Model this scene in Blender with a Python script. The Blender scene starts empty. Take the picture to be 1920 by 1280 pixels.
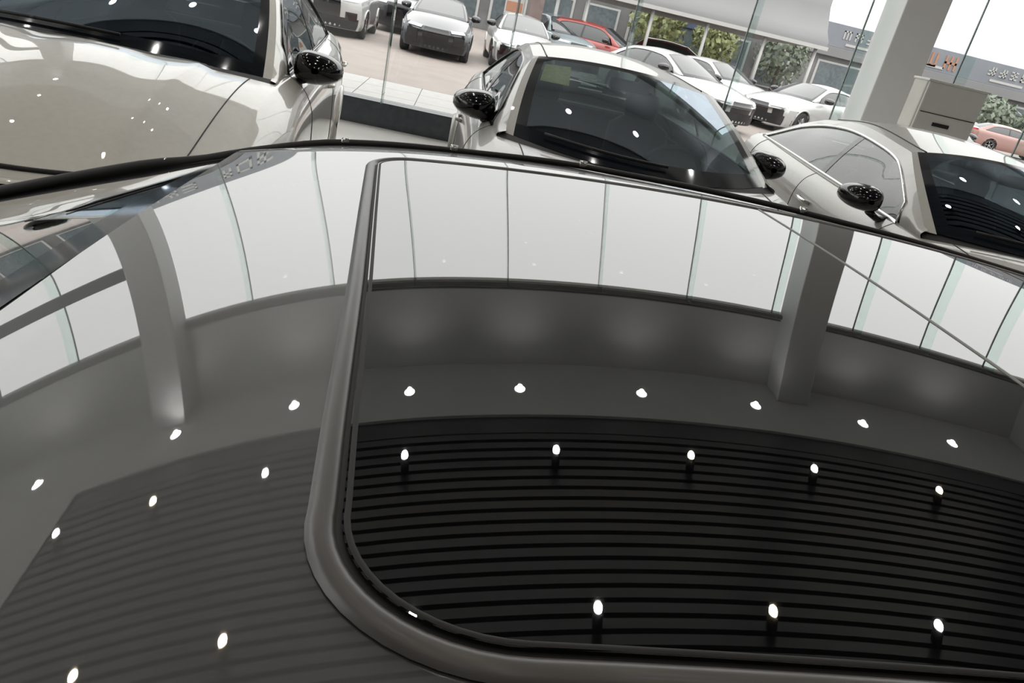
import bpy, math, random
import numpy as np
from mathutils import Matrix, Vector
random.seed(4); rng = np.random.default_rng(4)
SC = bpy.context.scene
COL = SC.collection

# ------------------------------------------------------------------ camera
F_PX, ROLL, PITCH, YAW = 1400.0, math.radians(13.3), math.atan(613 / 1400.0), 0.1488
CAM = Vector((0, 0, 1.59))
cd = bpy.data.cameras.new('camera'); cam = bpy.data.objects.new('camera', cd); COL.objects.link(cam)
cd.sensor_fit = 'HORIZONTAL'; cd.sensor_width = 36.0; cd.lens = F_PX / 1920 * 36
cd.clip_start = 0.01; cd.clip_end = 500
def yawed(v): c, s = math.cos(YAW), math.sin(YAW); return Vector((c*v[0]+s*v[1], -s*v[0]+c*v[1], v[2]))
_F = yawed((0, math.cos(PITCH), -math.sin(PITCH))); _D = yawed((0, -math.sin(PITCH), -math.cos(PITCH))); _X = yawed((1, 0, 0))
_R = math.cos(ROLL)*_X - math.sin(ROLL)*_D
_U = -(math.sin(ROLL)*_X + math.cos(ROLL)*_D)
M = Matrix((_R, _U, -_F)).transposed().to_4x4(); M.translation = CAM
cam.matrix_world = M
SC.camera = cam

# ------------------------------------------------------------------ exposure and sky
SC.view_settings.view_transform = 'Standard'; SC.view_settings.look = 'None'
SC.view_settings.gamma = 1.0; SC.view_settings.use_curve_mapping = False
SC.view_settings.exposure = 0.0
SC.cycles.transparent_max_bounces = 24
SC.cycles.max_bounces = 10
SC.cycles.sample_clamp_indirect = 6.0
SKY_ZENITH = 4.4          # overcast sky, brighter towards the zenith (CIE overcast)
w = bpy.data.worlds.new('overcast_sky'); SC.world = w; w.use_nodes = True
nt = w.node_tree; nt.nodes.clear()
tc = nt.nodes.new('ShaderNodeTexCoord'); sx = nt.nodes.new('ShaderNodeSeparateXYZ')
mx = nt.nodes.new('ShaderNodeMath'); mx.operation = 'MAXIMUM'; mx.inputs[1].default_value = 0
ma = nt.nodes.new('ShaderNodeMath'); ma.operation = 'MULTIPLY_ADD'; ma.inputs[1].default_value = 2/3; ma.inputs[2].default_value = 1/3
mb = nt.nodes.new('ShaderNodeMath'); mb.operation = 'MULTIPLY'; mb.inputs[1].default_value = SKY_ZENITH
bg = nt.nodes.new('ShaderNodeBackground'); bg.inputs[0].default_value = (0.99, 0.958, 0.955, 1)
wo = nt.nodes.new('ShaderNodeOutputWorld')
nt.links.new(tc.outputs['Generated'], sx.inputs[0]); nt.links.new(sx.outputs[2], mx.inputs[0]); nt.links.new(mx.outputs[0], ma.inputs[0])
nt.links.new(ma.outputs[0], mb.inputs[0]); nt.links.new(mb.outputs[0], bg.inputs[1]); nt.links.new(bg.outputs[0], wo.inputs[0])
LAMP_W = 20.0             # watts of one ceiling spot

# ------------------------------------------------------------------ materials
def principled(name, col, rough=0.5, metal=0.0, ior=1.5, coat=0.0, coat_ior=1.6, coat_rough=0.02, noise=0.0, nscale=6.0, emit=None, estr=0.0, bump=0.0):
    m = bpy.data.materials.new(name); m.use_nodes = True
    n = m.node_tree; b = n.nodes['Principled BSDF']
    b.inputs['Base Color'].default_value = (*col, 1)
    b.inputs['Roughness'].default_value = rough; b.inputs['Metallic'].default_value = metal; b.inputs['IOR'].default_value = ior
    b.inputs['Coat Weight'].default_value = coat; b.inputs['Coat IOR'].default_value = coat_ior; b.inputs['Coat Roughness'].default_value = coat_rough
    if noise or bump:
        t = n.nodes.new('ShaderNodeTexCoord'); k = n.nodes.new('ShaderNodeTexNoise'); k.inputs['Scale'].default_value = nscale
        k.inputs['Detail'].default_value = 4
        n.links.new(t.outputs['Object'], k.inputs['Vector'])
        if noise:
            r = n.nodes.new('ShaderNodeValToRGB'); r.color_ramp.elements[0].position = .3; r.color_ramp.elements[1].position = .7
            r.color_ramp.elements[0].color = (*[c*(1-noise) for c in col], 1); r.color_ramp.elements[1].color = (*[min(1, c*(1+noise)) for c in col], 1)
            n.links.new(k.outputs['Fac'], r.inputs[0]); n.links.new(r.outputs[0], b.inputs['Base Color'])
        if bump:
            bp = n.nodes.new('ShaderNodeBump'); bp.inputs['Strength'].default_value = bump; bp.inputs['Distance'].default_value = .01
            n.links.new(k.outputs['Fac'], bp.inputs['Height']); n.links.new(bp.outputs[0], b.inputs['Normal'])
    if emit:
        b.inputs['Emission Color'].default_value = (*emit, 1); b.inputs['Emission Strength'].default_value = estr
    return m
def clear_glass(name, tint, f0=.04, rough=0.0, gcol=(1, 1, 1)):      # thin sheet: see-through tint plus a Schlick reflection
    m = bpy.data.materials.new(name); m.use_nodes = True; n = m.node_tree; n.nodes.clear()
    def N(t, op=None, **k):
        q = n.nodes.new(t)
        if op: q.operation = op
        return q
    o = N('ShaderNodeOutputMaterial'); mixn = N('ShaderNodeMixShader')
    tr = N('ShaderNodeBsdfTransparent'); tr.inputs[0].default_value = (*tint, 1)
    gl = N('ShaderNodeBsdfGlossy'); gl.inputs['Roughness'].default_value = rough; gl.inputs[0].default_value = (*gcol, 1)
    g = N('ShaderNodeNewGeometry'); d = N('ShaderNodeVectorMath', 'DOT_PRODUCT'); a = N('ShaderNodeMath', 'ABSOLUTE')
    u = N('ShaderNodeMath', 'SUBTRACT'); u.inputs[0].default_value = 1; u.use_clamp = True
    pw = N('ShaderNodeMath', 'POWER'); pw.inputs[1].default_value = 5
    f = N('ShaderNodeMath', 'MULTIPLY_ADD'); f.inputs[1].default_value = 1-f0; f.inputs[2].default_value = f0
    L = n.links.new
    L(g.outputs['Normal'], d.inputs[0]); L(g.outputs['Incoming'], d.inputs[1]); L(d.outputs['Value'], a.inputs[0]); L(a.outputs[0], u.inputs[1])
    L(u.outputs[0], pw.inputs[0]); L(pw.outputs[0], f.inputs[0]); L(f.outputs[0], mixn.inputs[0])
    L(tr.outputs[0], mixn.inputs[1]); L(gl.outputs[0], mixn.inputs[2]); L(mixn.outputs[0], o.inputs[0]); return m
def paint(name, col, rough=.38, metal=.35, cior=1.75, coat=1.0):
    return principled(name, col, rough, metal, 1.35, coat, cior, .015, noise=.03, nscale=40)
MT = {}
MT['roof_paint'] = principled('grey_metallic_roof_paint', (.060, .060, .060), .45, .2, 1.5, 1.0, 2.3, .012, noise=.03, nscale=60)
MT['silver'] = paint('warm_silver_paint', (.74, .73, .695), metal=.05, cior=1.55)
MT['white'] = paint('pearl_white_paint', (.47, .465, .45), metal=.05, cior=1.45, coat=.6)
MT['cool_silver'] = paint('pale_silver_paint', (.44, .435, .415), metal=.1, cior=1.45, coat=.7)
MT['roof_glass'] = principled('dark_coated_roof_glass', (.003, .003, .004), .01, 0, 2.35)
MT['rubber'] = principled('matt_black_rubber', (.012, .012, .013), .6)
MT['seal'] = principled('grey_brown_seal_strip', (.088, .084, .080), .32, 0, 1.6, noise=.08, nscale=30)
MT['joint_grey'] = principled('pale_grey_joint', (.36, .36, .35), .5, noise=.05)
MT['gloss_black'] = principled('gloss_black_trim', (.006, .006, .008), .08, 0, 1.6, noise=.05)
MT['frit'] = principled('black_glass_border', (.006, .008, .012), .06, 0, 1.5, noise=.05)
MT['windscreen'] = clear_glass('tinted_windscreen_glass', (.43, .54, .52), .19, gcol=(.78, .88, 1.0))
MT['windscreen_dark'] = clear_glass('dark_tinted_windscreen_glass', (.20, .25, .30), .20, gcol=(.72, .85, 1.0))
MT['windscreen_clear'] = clear_glass('grey_windscreen_glass', (.30, .33, .33), .22)
MT['side_glass'] = clear_glass('tinted_side_glass', (.34, .40, .39), .10)
MT['dark_glass'] = principled('dark_car_glass', (.02, .024, .026), .03, 0, 1.8)
MT['chrome'] = principled('bright_chrome_trim', (.82, .82, .80), .12, 1.0, noise=.02)
MT['interior'] = principled('dark_cabin_plastic', (.018, .02, .022), .6, noise=.2, nscale=20)
MT['seat'] = principled('black_seat_leather', (.02, .021, .022), .5, noise=.2, nscale=12)
MT['tyre'] = principled('tyre_rubber', (.014, .014, .014), .7, noise=.1)
MT['rim'] = principled('silver_alloy_rim', (.5, .5, .5), .25, .9, noise=.03)
MT['lamp_glass'] = principled('headlamp_lens', (.45, .47, .5), .06, .6, noise=.1)
MT['tail'] = principled('red_tail_lamp', (.35, .01, .01), .1, noise=.1)
MT['yellow'] = principled('yellow_sticker_print', (.80, .68, .16), .5, noise=.2, nscale=40)
MT['paper'] = principled('white_sticker_print', (.85, .87, .86), .5, noise=.05)
MT['pane'] = clear_glass('facade_glass', (.955, .972, .962), .02)
MT['fin'] = clear_glass('green_edge_glass', (.90, .955, .94), .01)
MT['joint'] = principled('grey_green_joint_seal', (.22, .26, .25), .5, noise=.1)
MT['wall'] = principled('white_plaster', (.70, .70, .69), .7, noise=.02, nscale=3)
MT['wall_dark'] = principled('mid_grey_plaster', (.55, .55, .55), .7, noise=.02, nscale=3)
MT['column'] = principled('grey_white_column_cladding', (.74, .74, .74), .5, noise=.02, nscale=3)
MT['header_trim'] = principled('grey_metal_header_trim', (.22, .22, .21), .45, .2, noise=.05)
MT['soffit'] = principled('white_ceiling_board', (.66, .66, .65), .7, noise=.02, nscale=3)
MT['slat'] = principled('charcoal_ceiling_slat', (.040, .045, .050), .30, 0, 1.78, noise=.05)
MT['void'] = principled('black_ceiling_void', (.006, .006, .007), .8, noise=.1)
MT['floor'] = principled('pale_polished_floor_tile', (.52, .51, .49), .22, noise=.04, nscale=2)
MT['plinth'] = principled('dark_stone_plinth', (.035, .04, .048), .25, noise=.2, nscale=15)
MT['dark_beam'] = principled('dark_grey_transom', (.05, .055, .062), .4, noise=.05)
MT['can'] = principled('black_lamp_can', (.01, .01, .01), .4, noise=.1)
MT['ring'] = principled('white_lamp_ring', (.7, .7, .7), .4, noise=.02)
MT['lens_white'] = principled('lit_white_lens', (.9, .9, .9), .4, emit=(1, .98, .95), estr=22)
MT['lens_warm'] = principled('lit_warm_lens', (.9, .9, .8), .4, emit=(1, .85, .55), estr=20)
MT['kiosk'] = principled('grey_kiosk_panel', (.74, .74, .71), .5, noise=.03)
MT['kiosk_side'] = principled('pale_kiosk_side', (.62, .60, .55), .4, noise=.03)
MT['apron'] = principled('pale_granite_slab', (.29, .285, .275), .6, noise=.06, nscale=9)
MT['apron_joint'] = principled('grey_mortar', (.17, .165, .16), .8, noise=.1)
MT['lot'] = principled('pinkish_paving', (.215, .187, .170), .8, noise=.08, nscale=1.5)
MT['post'] = principled('white_painted_steel', (.42, .42, .41), .4, noise=.03)
MT['canopy'] = principled('grey_canopy_sheet', (.19, .19, .195), .5, noise=.05, nscale=.4)
MT['facade'] = principled('dark_shop_facade', (.15, .15, .15), .7, noise=.25, nscale=.6)  # dark tone raised, outdoor haze is put into the colour
MT['sign_band'] = principled('slate_sign_board', (.185, .20, .225), .6, noise=.1, nscale=.5)  # slate lightened, its colour includes the washed-out haze
MT['letter'] = principled('white_sign_letter', (.42, .42, .40), .5, noise=.05)
MT['orange'] = principled('orange_sign_mark', (.36, .18, .11), .5, noise=.1)
MT['shop_glass'] = principled('shop_window_glass', (.10, .12, .13), .1, noise=.2)
MT['blue_sign'] = principled('blue_shop_sign', (.06, .08, .15), .5, noise=.1)
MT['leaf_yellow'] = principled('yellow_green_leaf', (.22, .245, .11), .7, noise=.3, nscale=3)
MT['leaf'] = principled('grey_green_leaf', (.155, .185, .14), .7, noise=.3, nscale=3)  # green paled to imitate haze over the yard
MT['bark'] = principled('brown_bark', (.12, .09, .07), .8, noise=.3)
MT['brick_pillar'] = principled('brown_clad_pillar', (.17, .13, .12), .7, noise=.15)
for k, c in dict(car_white=(.42, .42, .415), car_grey=(.04, .043, .05), car_red=(.26, .035, .028), car_blue=(.20, .25, .27), car_dark=(.03, .033, .04), car_maroon=(.12, .028, .028), car_pink=(.3, .17, .15)).items():
    MT[k] = paint(k + '_paint', c, metal=.1, cior=1.5)

# ------------------------------------------------------------------ mesh helpers
def link(o, parent=None):
    COL.objects.link(o)
    if parent is not None: o.parent = parent
    return o
def mesh(name, verts, faces, mat, parent=None, smooth=False):
    me = bpy.data.meshes.new(name); me.from_pydata([tuple(map(float, v)) for v in verts], [], faces)
    if smooth:
        me.polygons.foreach_set('use_smooth', [True]*len(me.polygons))
    me.materials.append(mat if not isinstance(mat, str) else MT[mat]); me.update()
    return link(bpy.data.objects.new(name, me), parent)
def empty(name, loc=(0, 0, 0), rz=0.0, label=None, cat=None, group=None, kind=None):
    o = bpy.data.objects.new(name, None); o.location = loc; o.rotation_euler = (0, 0, rz); o.empty_display_size = .2
    link(o); return tag(o, label, cat, group, kind)
def tag(o, label=None, cat=None, group=None, kind=None):
    if label: o['label'] = label
    if cat: o['category'] = cat
    if group: o['group'] = group
    if kind: o['kind'] = kind
    return o
def grid(name, P, mat, parent=None, smooth=True, closed_u=False):
    P = np.asarray(P, float); nu, nv = P.shape[:2]
    idx = lambda i, j: (i % nu)*nv + j
    faces = [(idx(i, j), idx(i+1, j), idx(i+1, j+1), idx(i, j+1)) for i in range(nu if closed_u else nu-1) for j in range(nv-1)]
    return mesh(name, P.reshape(-1, 3), faces, mat, parent, smooth)
class MB:
    def __init__(s): s.v = []; s.f = []
    def box(s, x0, x1, y0, y1, z0, z1):
        b = len(s.v); s.v += [(x, y, z) for z in (z0, z1) for y in (y0, y1) for x in (x0, x1)]
        s.f += [tuple(b+i for i in q) for q in ((0, 2, 3, 1), (4, 5, 7, 6), (0, 1, 5, 4), (2, 6, 7, 3), (0, 4, 6, 2), (1, 3, 7, 5))]; return s
    def add(s, v, f):
        b = len(s.v); s.v += [tuple(p) for p in v]; s.f += [tuple(b+i for i in q) for q in f]; return s
    def tube(s, path, r, n=8, cap=True, flat=1.0):
        path = [np.array(p, float) for p in path]; N = len(path); b = len(s.v)
        for i, p in enumerate(path):
            t = path[min(i+1, N-1)] - path[max(i-1, 0)]; t /= (np.linalg.norm(t)+1e-12)
            up = np.array([0, 0, 1.]) if abs(t[2]) < .95 else np.array([1., 0, 0])
            a = np.cross(up, t); a /= np.linalg.norm(a); c = np.cross(t, a)
            rr = r[i] if hasattr(r, '__len__') else r
            for k in range(n):
                an = 2*math.pi*k/n; s.v.append(tuple(p + rr*(math.cos(an)*a + flat*math.sin(an)*c)))
        for i in range(N-1):
            for k in range(n): s.f.append((b+i*n+k, b+i*n+(k+1) % n, b+(i+1)*n+(k+1) % n, b+(i+1)*n+k))
        if cap: s.f.append(tuple(b+k for k in range(n))[::-1]); s.f.append(tuple(b+(N-1)*n+k for k in range(n)))
        return s
    def lathe(s, prof, n=24, axis='z', c=(0, 0, 0)):
        b = len(s.v); m = len(prof)
        for k in range(n):
            a = 2*math.pi*k/n
            for (r, h) in prof:
                q = (r*math.cos(a), r*math.sin(a), h)
                if axis == 'y': q = (q[0], h, q[1])
                s.v.append((q[0]+c[0], q[1]+c[1], q[2]+c[2]))
        for k in range(n):
            for j in range(m-1):
                s.f.append((b+k*m+j, b+((k+1) % n)*m+j, b+((k+1) % n)*m+j+1, b+k*m+j+1))
        return s
    def build(s, name, mat, parent=None, smooth=False): return mesh(name, s.v, s.f, mat, parent, smooth)
def rbox(name, x0, x1, y0, y1, z0, z1, mat, parent=None, bev=.01, seg=2):
    o = MB().box(x0, x1, y0, y1, z0, z1).build(name, mat, parent)
    if bev:
        m = o.modifiers.new('bevel', 'BEVEL'); m.width = bev; m.segments = seg; m.limit_method = 'ANGLE'
    return o
def pchip(x, xs, ys):
    xs = np.asarray(xs, float); ys = np.asarray(ys, float); x = np.asarray(x, float)
    h = np.diff(xs); d = np.diff(ys)/h; m = np.zeros_like(ys); m[0] = d[0]; m[-1] = d[-1]
    for i in range(1, len(xs)-1):
        if d[i-1]*d[i] > 0:
            w1 = 2*h[i]+h[i-1]; w2 = h[i]+2*h[i-1]; m[i] = (w1+w2)/(w1/d[i-1]+w2/d[i])
    k = np.clip(np.searchsorted(xs, x)-1, 0, len(xs)-2); t = np.clip((x-xs[k])/h[k], 0, 1)
    return ((1+2*t)*(1-t)**2*ys[k] + t*(1-t)**2*h[k]*m[k] + t*t*(3-2*t)*ys[k+1] + t*t*(t-1)*h[k]*m[k+1])
def crom(K, n):          # Catmull-Rom through control points, n samples a segment
    K = np.asarray(K, float); E = np.vstack([2*K[0]-K[1], K, 2*K[-1]-K[-2]]); out = []
    for i in range(len(K)-1):
        p0, p1, p2, p3 = E[i:i+4]
        for t in np.linspace(0, 1, n, endpoint=False):
            out.append(.5*((2*p1)+(-p0+p2)*t+(2*p0-5*p1+4*p2-p3)*t*t+(-p0+3*p1-3*p2+p3)*t**3))
    out.append(K[-1]); return np.array(out)

# ------------------------------------------------------------------ room shell
WY, ZH, ZC = 9.09, 4.83, 6.03          # facade plane, top of the glazing, ceiling height
XL, XR, YB = -8.6, 9.4, -8.0
def struct(o): o['kind'] = 'structure'; return o
struct(MB().box(XL-.2, XR+.2, YB-.2, WY+.15, -.12, 0).build('floor', 'floor'))
struct(MB().box(XL-.3, XR+.3, WY-.02, WY+.25, ZH, ZC+.6).build('wall_front', 'wall'))
struct(MB().box(XL, XR, WY-.10, WY+.20, 0, .28).build('baseboard_front', 'plinth'))
tr = struct(MB().box(XL, XR, WY-.07, WY+.02, ZH-.05, ZH+.012).build('trim_1', 'header_trim'))
struct(MB().box(XL, XR, WY-.035, WY-.02, ZH+.055, ZH+.075).build('trim_2', 'header_trim'))
struct(MB().box(XR, XR+.3, YB, WY+.1, 0, ZC+.6).build('wall_right', 'wall_dark'))
struct(MB().box(XL-.3, XR+.3, YB-.3, YB, 0, ZC+.6).build('wall_back', 'wall_dark'))
struct(MB().box(XL-.3, XL, YB, WY+.1, ZH, ZC+.6).build('wall_left', 'wall'))
struct(MB().box(XL-.2, XL+.1, YB, WY-.1, 0, .28).build('baseboard_left', 'plinth'))
ce = struct(MB().box(XL-.3, XR+.3, YB-.3, WY+.2, ZC+.55, ZC+.75).build('ceiling', 'void'))
EDGE_Y, EDGE_X = 7.95, -5.58
so = MB().box(XL, XR, EDGE_Y, WY-.02, ZC, ZC+.2).box(XL, EDGE_X, YB, EDGE_Y, ZC, ZC+.2).build('soffit_board', 'soffit', ce)
# slats of the dark ceiling, each its own piece
sl_me = None; PITCH_S = .142; n_s = int((EDGE_Y-.30-YB)/PITCH_S)
for i in range(n_s):
    y = EDGE_Y-.36-i*PITCH_S
    if sl_me is None:
        o = MB().box(EDGE_X+.02, XR-.05, -.046, .046, 0, .09).build('slat', 'slat', ce); sl_me = o.data
    else:
        o = link(bpy.data.objects.new('slat', sl_me), ce)
    o.location = (0, y, ZC+.02)
struct(MB().box(EDGE_X, XR, EDGE_Y-.28, EDGE_Y-.003, ZC+.03, ZC+.10).build('trim_3', 'slat'))
struct(MB().box(EDGE_X+.003, EDGE_X+.022, YB, EDGE_Y, ZC-.004, ZC+.20).build('trim_4', 'slat'))
def column(x0, x1, y0, y1, nm='column'):
    c = empty(nm, ((x0+x1)/2, (y0+y1)/2, 0), kind='structure')
    w2, d2 = (x1-x0)/2, (y1-y0)/2
    rbox('shaft', -w2, w2, -d2, d2, 0, ZC, 'column', c, .012)
    rbox('skirting', -w2-.012, w2+.012, -d2-.012, d2, 0, .12, 'plinth', c, .004)
    return c
column(4.66, 5.16, 8.66, 9.12); column(-4.80, -4.30, 8.66, 9.12)
column(8.95, 9.40, 8.66, 9.12)
for yy in (4.4, -.2, -4.8): column(XL-.1, XL+.40, yy-.25, yy+.25)
def window(nm, joints, axis='x', plane=WY, fins=True, z0=.28, z1=ZH-.04):
    r = empty(nm, kind='structure')
    for a, b in zip(joints[:-1], joints[1:]):
        g = .008
        if axis == 'x': MB().box(a+g, b-g, plane+.02, plane+.03, z0, z1).build('pane', 'pane', r)
        else: MB().box(plane-.03, plane-.02, a+g, b-g, z0, z1).build('pane', 'pane', r)
    for a in joints[1:-1]:
        if axis == 'x':
            MB().box(a-.007, a+.007, plane+.012, plane+.032, z0, z1).build('joint_seal', 'joint', r)
            if fins: MB().box(a-.008, a+.008, plane-.20, plane+.012, z0, z1).build('glass_fin', 'fin', r)
        else:
            MB().box(plane-.032, plane-.012, a-.007, a+.007, z0, z1).build('joint_seal', 'joint', r)
            if fins: MB().box(plane-.012, plane+.20, a-.008, a+.008, z0, z1).build('glass_fin', 'fin', r)
    return r
window('window_1', [-4.30, -3.24, -1.98, -.76, .56, 1.88, 3.20, 4.52, 4.66])
window('window_2', [5.16, 5.84, 6.98, 8.10, 8.95])
w3 = window('window_3', [-8.55, -7.35, -6.05, -4.80])
rbox('transom', -8.55, -4.80, WY-.05, WY+.09, 3.36, 3.62, 'dark_beam', w3, .008)
window('window_4', [4.65, 5.75, 6.85, 7.95, 9.05], 'y', XL)
window('window_5', [.05, 1.1, 2.15, 3.2, 4.15], 'y', XL)
struct(MB().box(XL-.3, XL, YB, -.15, 0, ZH).build('wall_left_rear_unseen', 'wall_dark'))  # unseen solid stretch, added to keep daylight out of the deep room

# ------------------------------------------------------------------ ceiling lamps
def lamp_label(x, y, kind):
    return None
def spot_light(parent, z, warm, blend=1.0, watts=LAMP_W, cone=150):
    l = bpy.data.lights.new('lamp_light', 'SPOT'); l.energy = watts; l.spot_size = math.radians(cone); l.spot_blend = blend
    l.shadow_soft_size = .04; l.color = (1, .86, .62) if warm else (1, .97, .93)
    o = link(bpy.data.objects.new('lamp_light', l), parent); o.location = (0, 0, z)
ORD = ['first', 'second', 'third', 'fourth', 'fifth', 'sixth', 'seventh', 'eighth', 'ninth', 'tenth', 'eleventh']
proto = {}
def lamp(kind, x, y, warm, label, group):
    nm = 'recessed_downlight' if kind == 'down' else 'ceiling_spotlight'
    r = empty(nm, (x, y, ZC), label=label, cat='ceiling lamp', group=group)
    key = (kind, warm)
    if key not in proto:
        if kind == 'down':
            a = MB().lathe([(.062, -.002), (.088, -.006), (.092, 0), (.092, .03), (.062, .03), (.062, -.002)], 28)
            b = MB().lathe([(.0001, -.0068), (.074, -.0068)], 28)
            proto[key] = [('trim_ring', a, 'ring'), ('lens', b, 'lens_warm' if warm else 'lens_white')]
        else:
            a = MB().lathe([(.042, -.135), (.052, -.14), (.052, 0), (.0001, 0)], 24)
            b = MB().lathe([(.0001, -.130), (.037, -.130)], 24)
            c = MB().lathe([(.016, 0), (.016, .10), (.0001, .10)], 12)
            proto[key] = [('can', a, 'can'), ('lens', b, 'lens_warm' if warm else 'lens_white'), ('stem', c, 'can')]
        proto[key] = [m.build(n, mt, r, True).data for (n, m, mt) in proto[key]]
    else:
        for d in proto[key]:
            link(bpy.data.objects.new(d.name.split('.')[0], d), r)
    spot_light(r, -.02 if kind == 'down' else -.15, warm)
row1 = [-6.51, -4.36, -2.56, -.85, .74, 2.51, 4.24, 5.95, 7.45]
for i, x in enumerate(row1):
    lamp('down', x, 8.46, False, f'white round downlight in the pale ceiling margin, {ORD[i]} from the silver saloon side', 'downlights along the glazing')
row2 = [-5.30, -4.02, -2.56, -.78, 1.11, 2.83, 4.48, 6.25]
for i, x in enumerate(row2):
    wm = i in (1, 5, 7); lamp('spot', x, 7.11, wm, f'{"warm" if wm else "white"} spotlight in the slatted row nearest the pale margin, {ORD[i]} from the silver saloon side', 'slatted ceiling spotlights, first row')
row3 = [-3.87, -2.38, -.50, 1.32, 3.11, 4.91, 6.7]
for i, x in enumerate(row3):
    wm = i in (0, 1, 4); lamp('spot', x, 5.27, wm, f'{"warm" if wm else "white"} spotlight in the second slatted ceiling row, {ORD[i]} from the silver saloon side', 'slatted ceiling spotlights, second row')
for r_, yy in enumerate((3.45, 1.65, -.15, -1.95, -4.2)):
    for i, x in enumerate((-4.1, -2.3, -.5, 1.3, 3.1, 4.9, 6.7)):
        lamp('spot', x, yy, (i+r_) % 3 == 0, f'{"warm" if (i+r_) % 3 == 0 else "white"} spotlight in the {ORD[r_+2]} slatted ceiling row, {ORD[i]} from the silver saloon side', 'slatted ceiling spotlights over the cars')

# ------------------------------------------------------------------ cars
def smoothstep(a, b, x): t = np.clip((x-a)/(b-a), 0, 1); return t*t*(3-2*t)
BASE = dict(cz=1.0, bow=.38, ws_top=(1.14, 1.40), peak=(1.95, 1.445), rend=(2.65, 1.40), rbase=(3.35, 1.12),
            A0=(.36, .72, .985), A1=(1.20, .55, 1.345), A2=(1.95, .535, 1.38), A3=(2.65, .515, 1.335), A4=(3.30, .60, 1.06),
            w=.915, nose=-1.13, lf=-.88, tail=3.62, lr=3.35, zn=.72, ze_n=.73, tb=.765, tb_n=.70, d0=.58, d1=3.0, bp=1.78,
            deck=1.04, mirror=(.72, .945, 1.05), ax=(-.22, 2.60), crease=.0, belt0=.955, belt1=1.01)
def car(name, label, group, loc, rz, body, over=None, full=True, trim='gloss_black', mirror_mat='gloss_black', roof_fn=None, glass='windscreen', cat='car'):
    P = dict(BASE); P.update(over or {})
    R = empty(name, loc, rz, label, cat, group)
    n = 14 if full else 6
    nt_ = 28 if full else 12
    sg = 'side_glass' if full else 'dark_glass'; wg = glass if full else 'dark_glass'
    # --- upper surface from the cowl over the roof to the tail
    C = np.array([(0, P['cz']), P['ws_top'], P['peak'], P['rend'], P['rbase']], float)
    Rl = np.array([P['A0'], P['A1'], P['A2'], P['A3'], P['A4']], float)
    def seg(K, i, u):
        a = crom(K, 20); s = np.arange(len(a))/20.0
        return np.stack([np.interp(i+u, s, a[:, k]) for k in range(K.shape[1])], -1)
    CW = lambda i, u: (1-u)[:, None]*C[i]+u[:, None]*C[i+1]+np.stack([0*u, .10*u*(1-u)*(.35 if i == 0 else .25)], -1)*1.0
    def U(i, u, t):
        u = np.asarray(u, float); t = np.asarray(t, float)
        if i in (0, 3):
            c = CW(i, u); r = (1-u)[:, None]*Rl[i]+u[:, None]*Rl[i+1]+np.stack([0*u, .06*u*(1-u), .05*u*(1-u)], -1)
        else:
            cc = np.vstack([C[1], C[2], C[3]]); rr = np.vstack([Rl[1], Rl[2], Rl[3]])
            c = seg(cc, i-1, u); r = seg(rr, i-1, u)
        T = t[None, :]; A = np.abs(T)
        L = c[:, :1]+(r[:, :1]-c[:, :1])*T**2
        z = c[:, 1:2]+(r[:, 2:3]-c[:, 1:2])*A**2.2
        y = r[:, 1:2]*T
        return np.stack([L, y+0*L, z], -1)
    lin = np.linspace
    # windscreen with its black border and the two front pillars
    glass_t, bord_t, sA, sB = .87, .945, .10, .955
    if roof_fn is None or True:
        grid('windscreen', U(0, lin(sA, sB, n), lin(-glass_t, glass_t, nt_)), wg, R)
        fb = MB()
        def addg(G, mb):
            nu, nv = G.shape[:2]; mb.add(G.reshape(-1, 3), [(i*nv+j, (i+1)*nv+j, (i+1)*nv+j+1, i*nv+j+1) for i in range(nu-1) for j in range(nv-1)])
        addg(U(0, lin(-.02, sA, 3), lin(-bord_t, bord_t, nt_)), fb); addg(U(0, lin(sB, 1, 3), lin(-bord_t, bord_t, nt_)), fb)
        for s in (-1, 1): addg(U(0, lin(sA, sB, n), lin(s*glass_t, s*bord_t, 4)), fb)
        fb.build('windscreen_border', 'frit', R, True)
        for s in (-1, 1): grid('front_pillar', U(0, lin(-.03, 1, n), lin(s*bord_t, s*1.0, 4)), body, R)
    if roof_fn is None:
        rf = MB()
        G = np.concatenate([U(1, lin(0, 1, n)[:-1], lin(-1, 1, nt_)), U(2, lin(0, 1, n), lin(-1, 1, nt_))], 0)
        roof = grid('roof', G, body, R)
        if full:
            for s in (-1, 1):
                ln = np.concatenate([U(1, lin(0, 1, n)[:-1], np.array([s*.86])), U(2, lin(0, 1, n), np.array([s*.86]))], 0)[:, 0]
                MB().tube(ln+[0, 0, .001], .004, 6).build('roof_seam', 'rubber', roof, True)
    else:
        roof_fn(R, P, U)
    grid('rear_window', U(3, lin(.04, .92, n), lin(-.88, .88, nt_)), sg if full else 'dark_glass', R)
    rb = MB(); addg(U(3, lin(0, .04, 2), lin(-.94, .94, nt_)), rb); addg(U(3, lin(.92, 1, 2), lin(-.94, .94, nt_)), rb)
    for s in (-1, 1): addg(U(3, lin(.04, .92, n), lin(s*.88, s*.94, 3)), rb)
    rb.build('rear_window_border', 'frit', R, True)
    for s in (-1, 1): grid('rear_pillar', U(3, lin(0, 1, n), lin(s*.94, s*1.0, 3)), body, R)
    # --- rail and belt along the side
    rail = [U(0, lin(0, 1, 14)[:-1], np.array([1.0]))[:, 0]]
    if roof_fn is None: rail += [U(1, lin(0, 1, 14)[:-1], np.array([1.0]))[:, 0], U(2, lin(0, 1, 14)[:-1], np.array([1.0]))[:, 0]]
    else: rail += [P['rail_pts']]
    rail += [U(3, lin(0, 1, 14), np.array([1.0]))[:, 0]]
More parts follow.
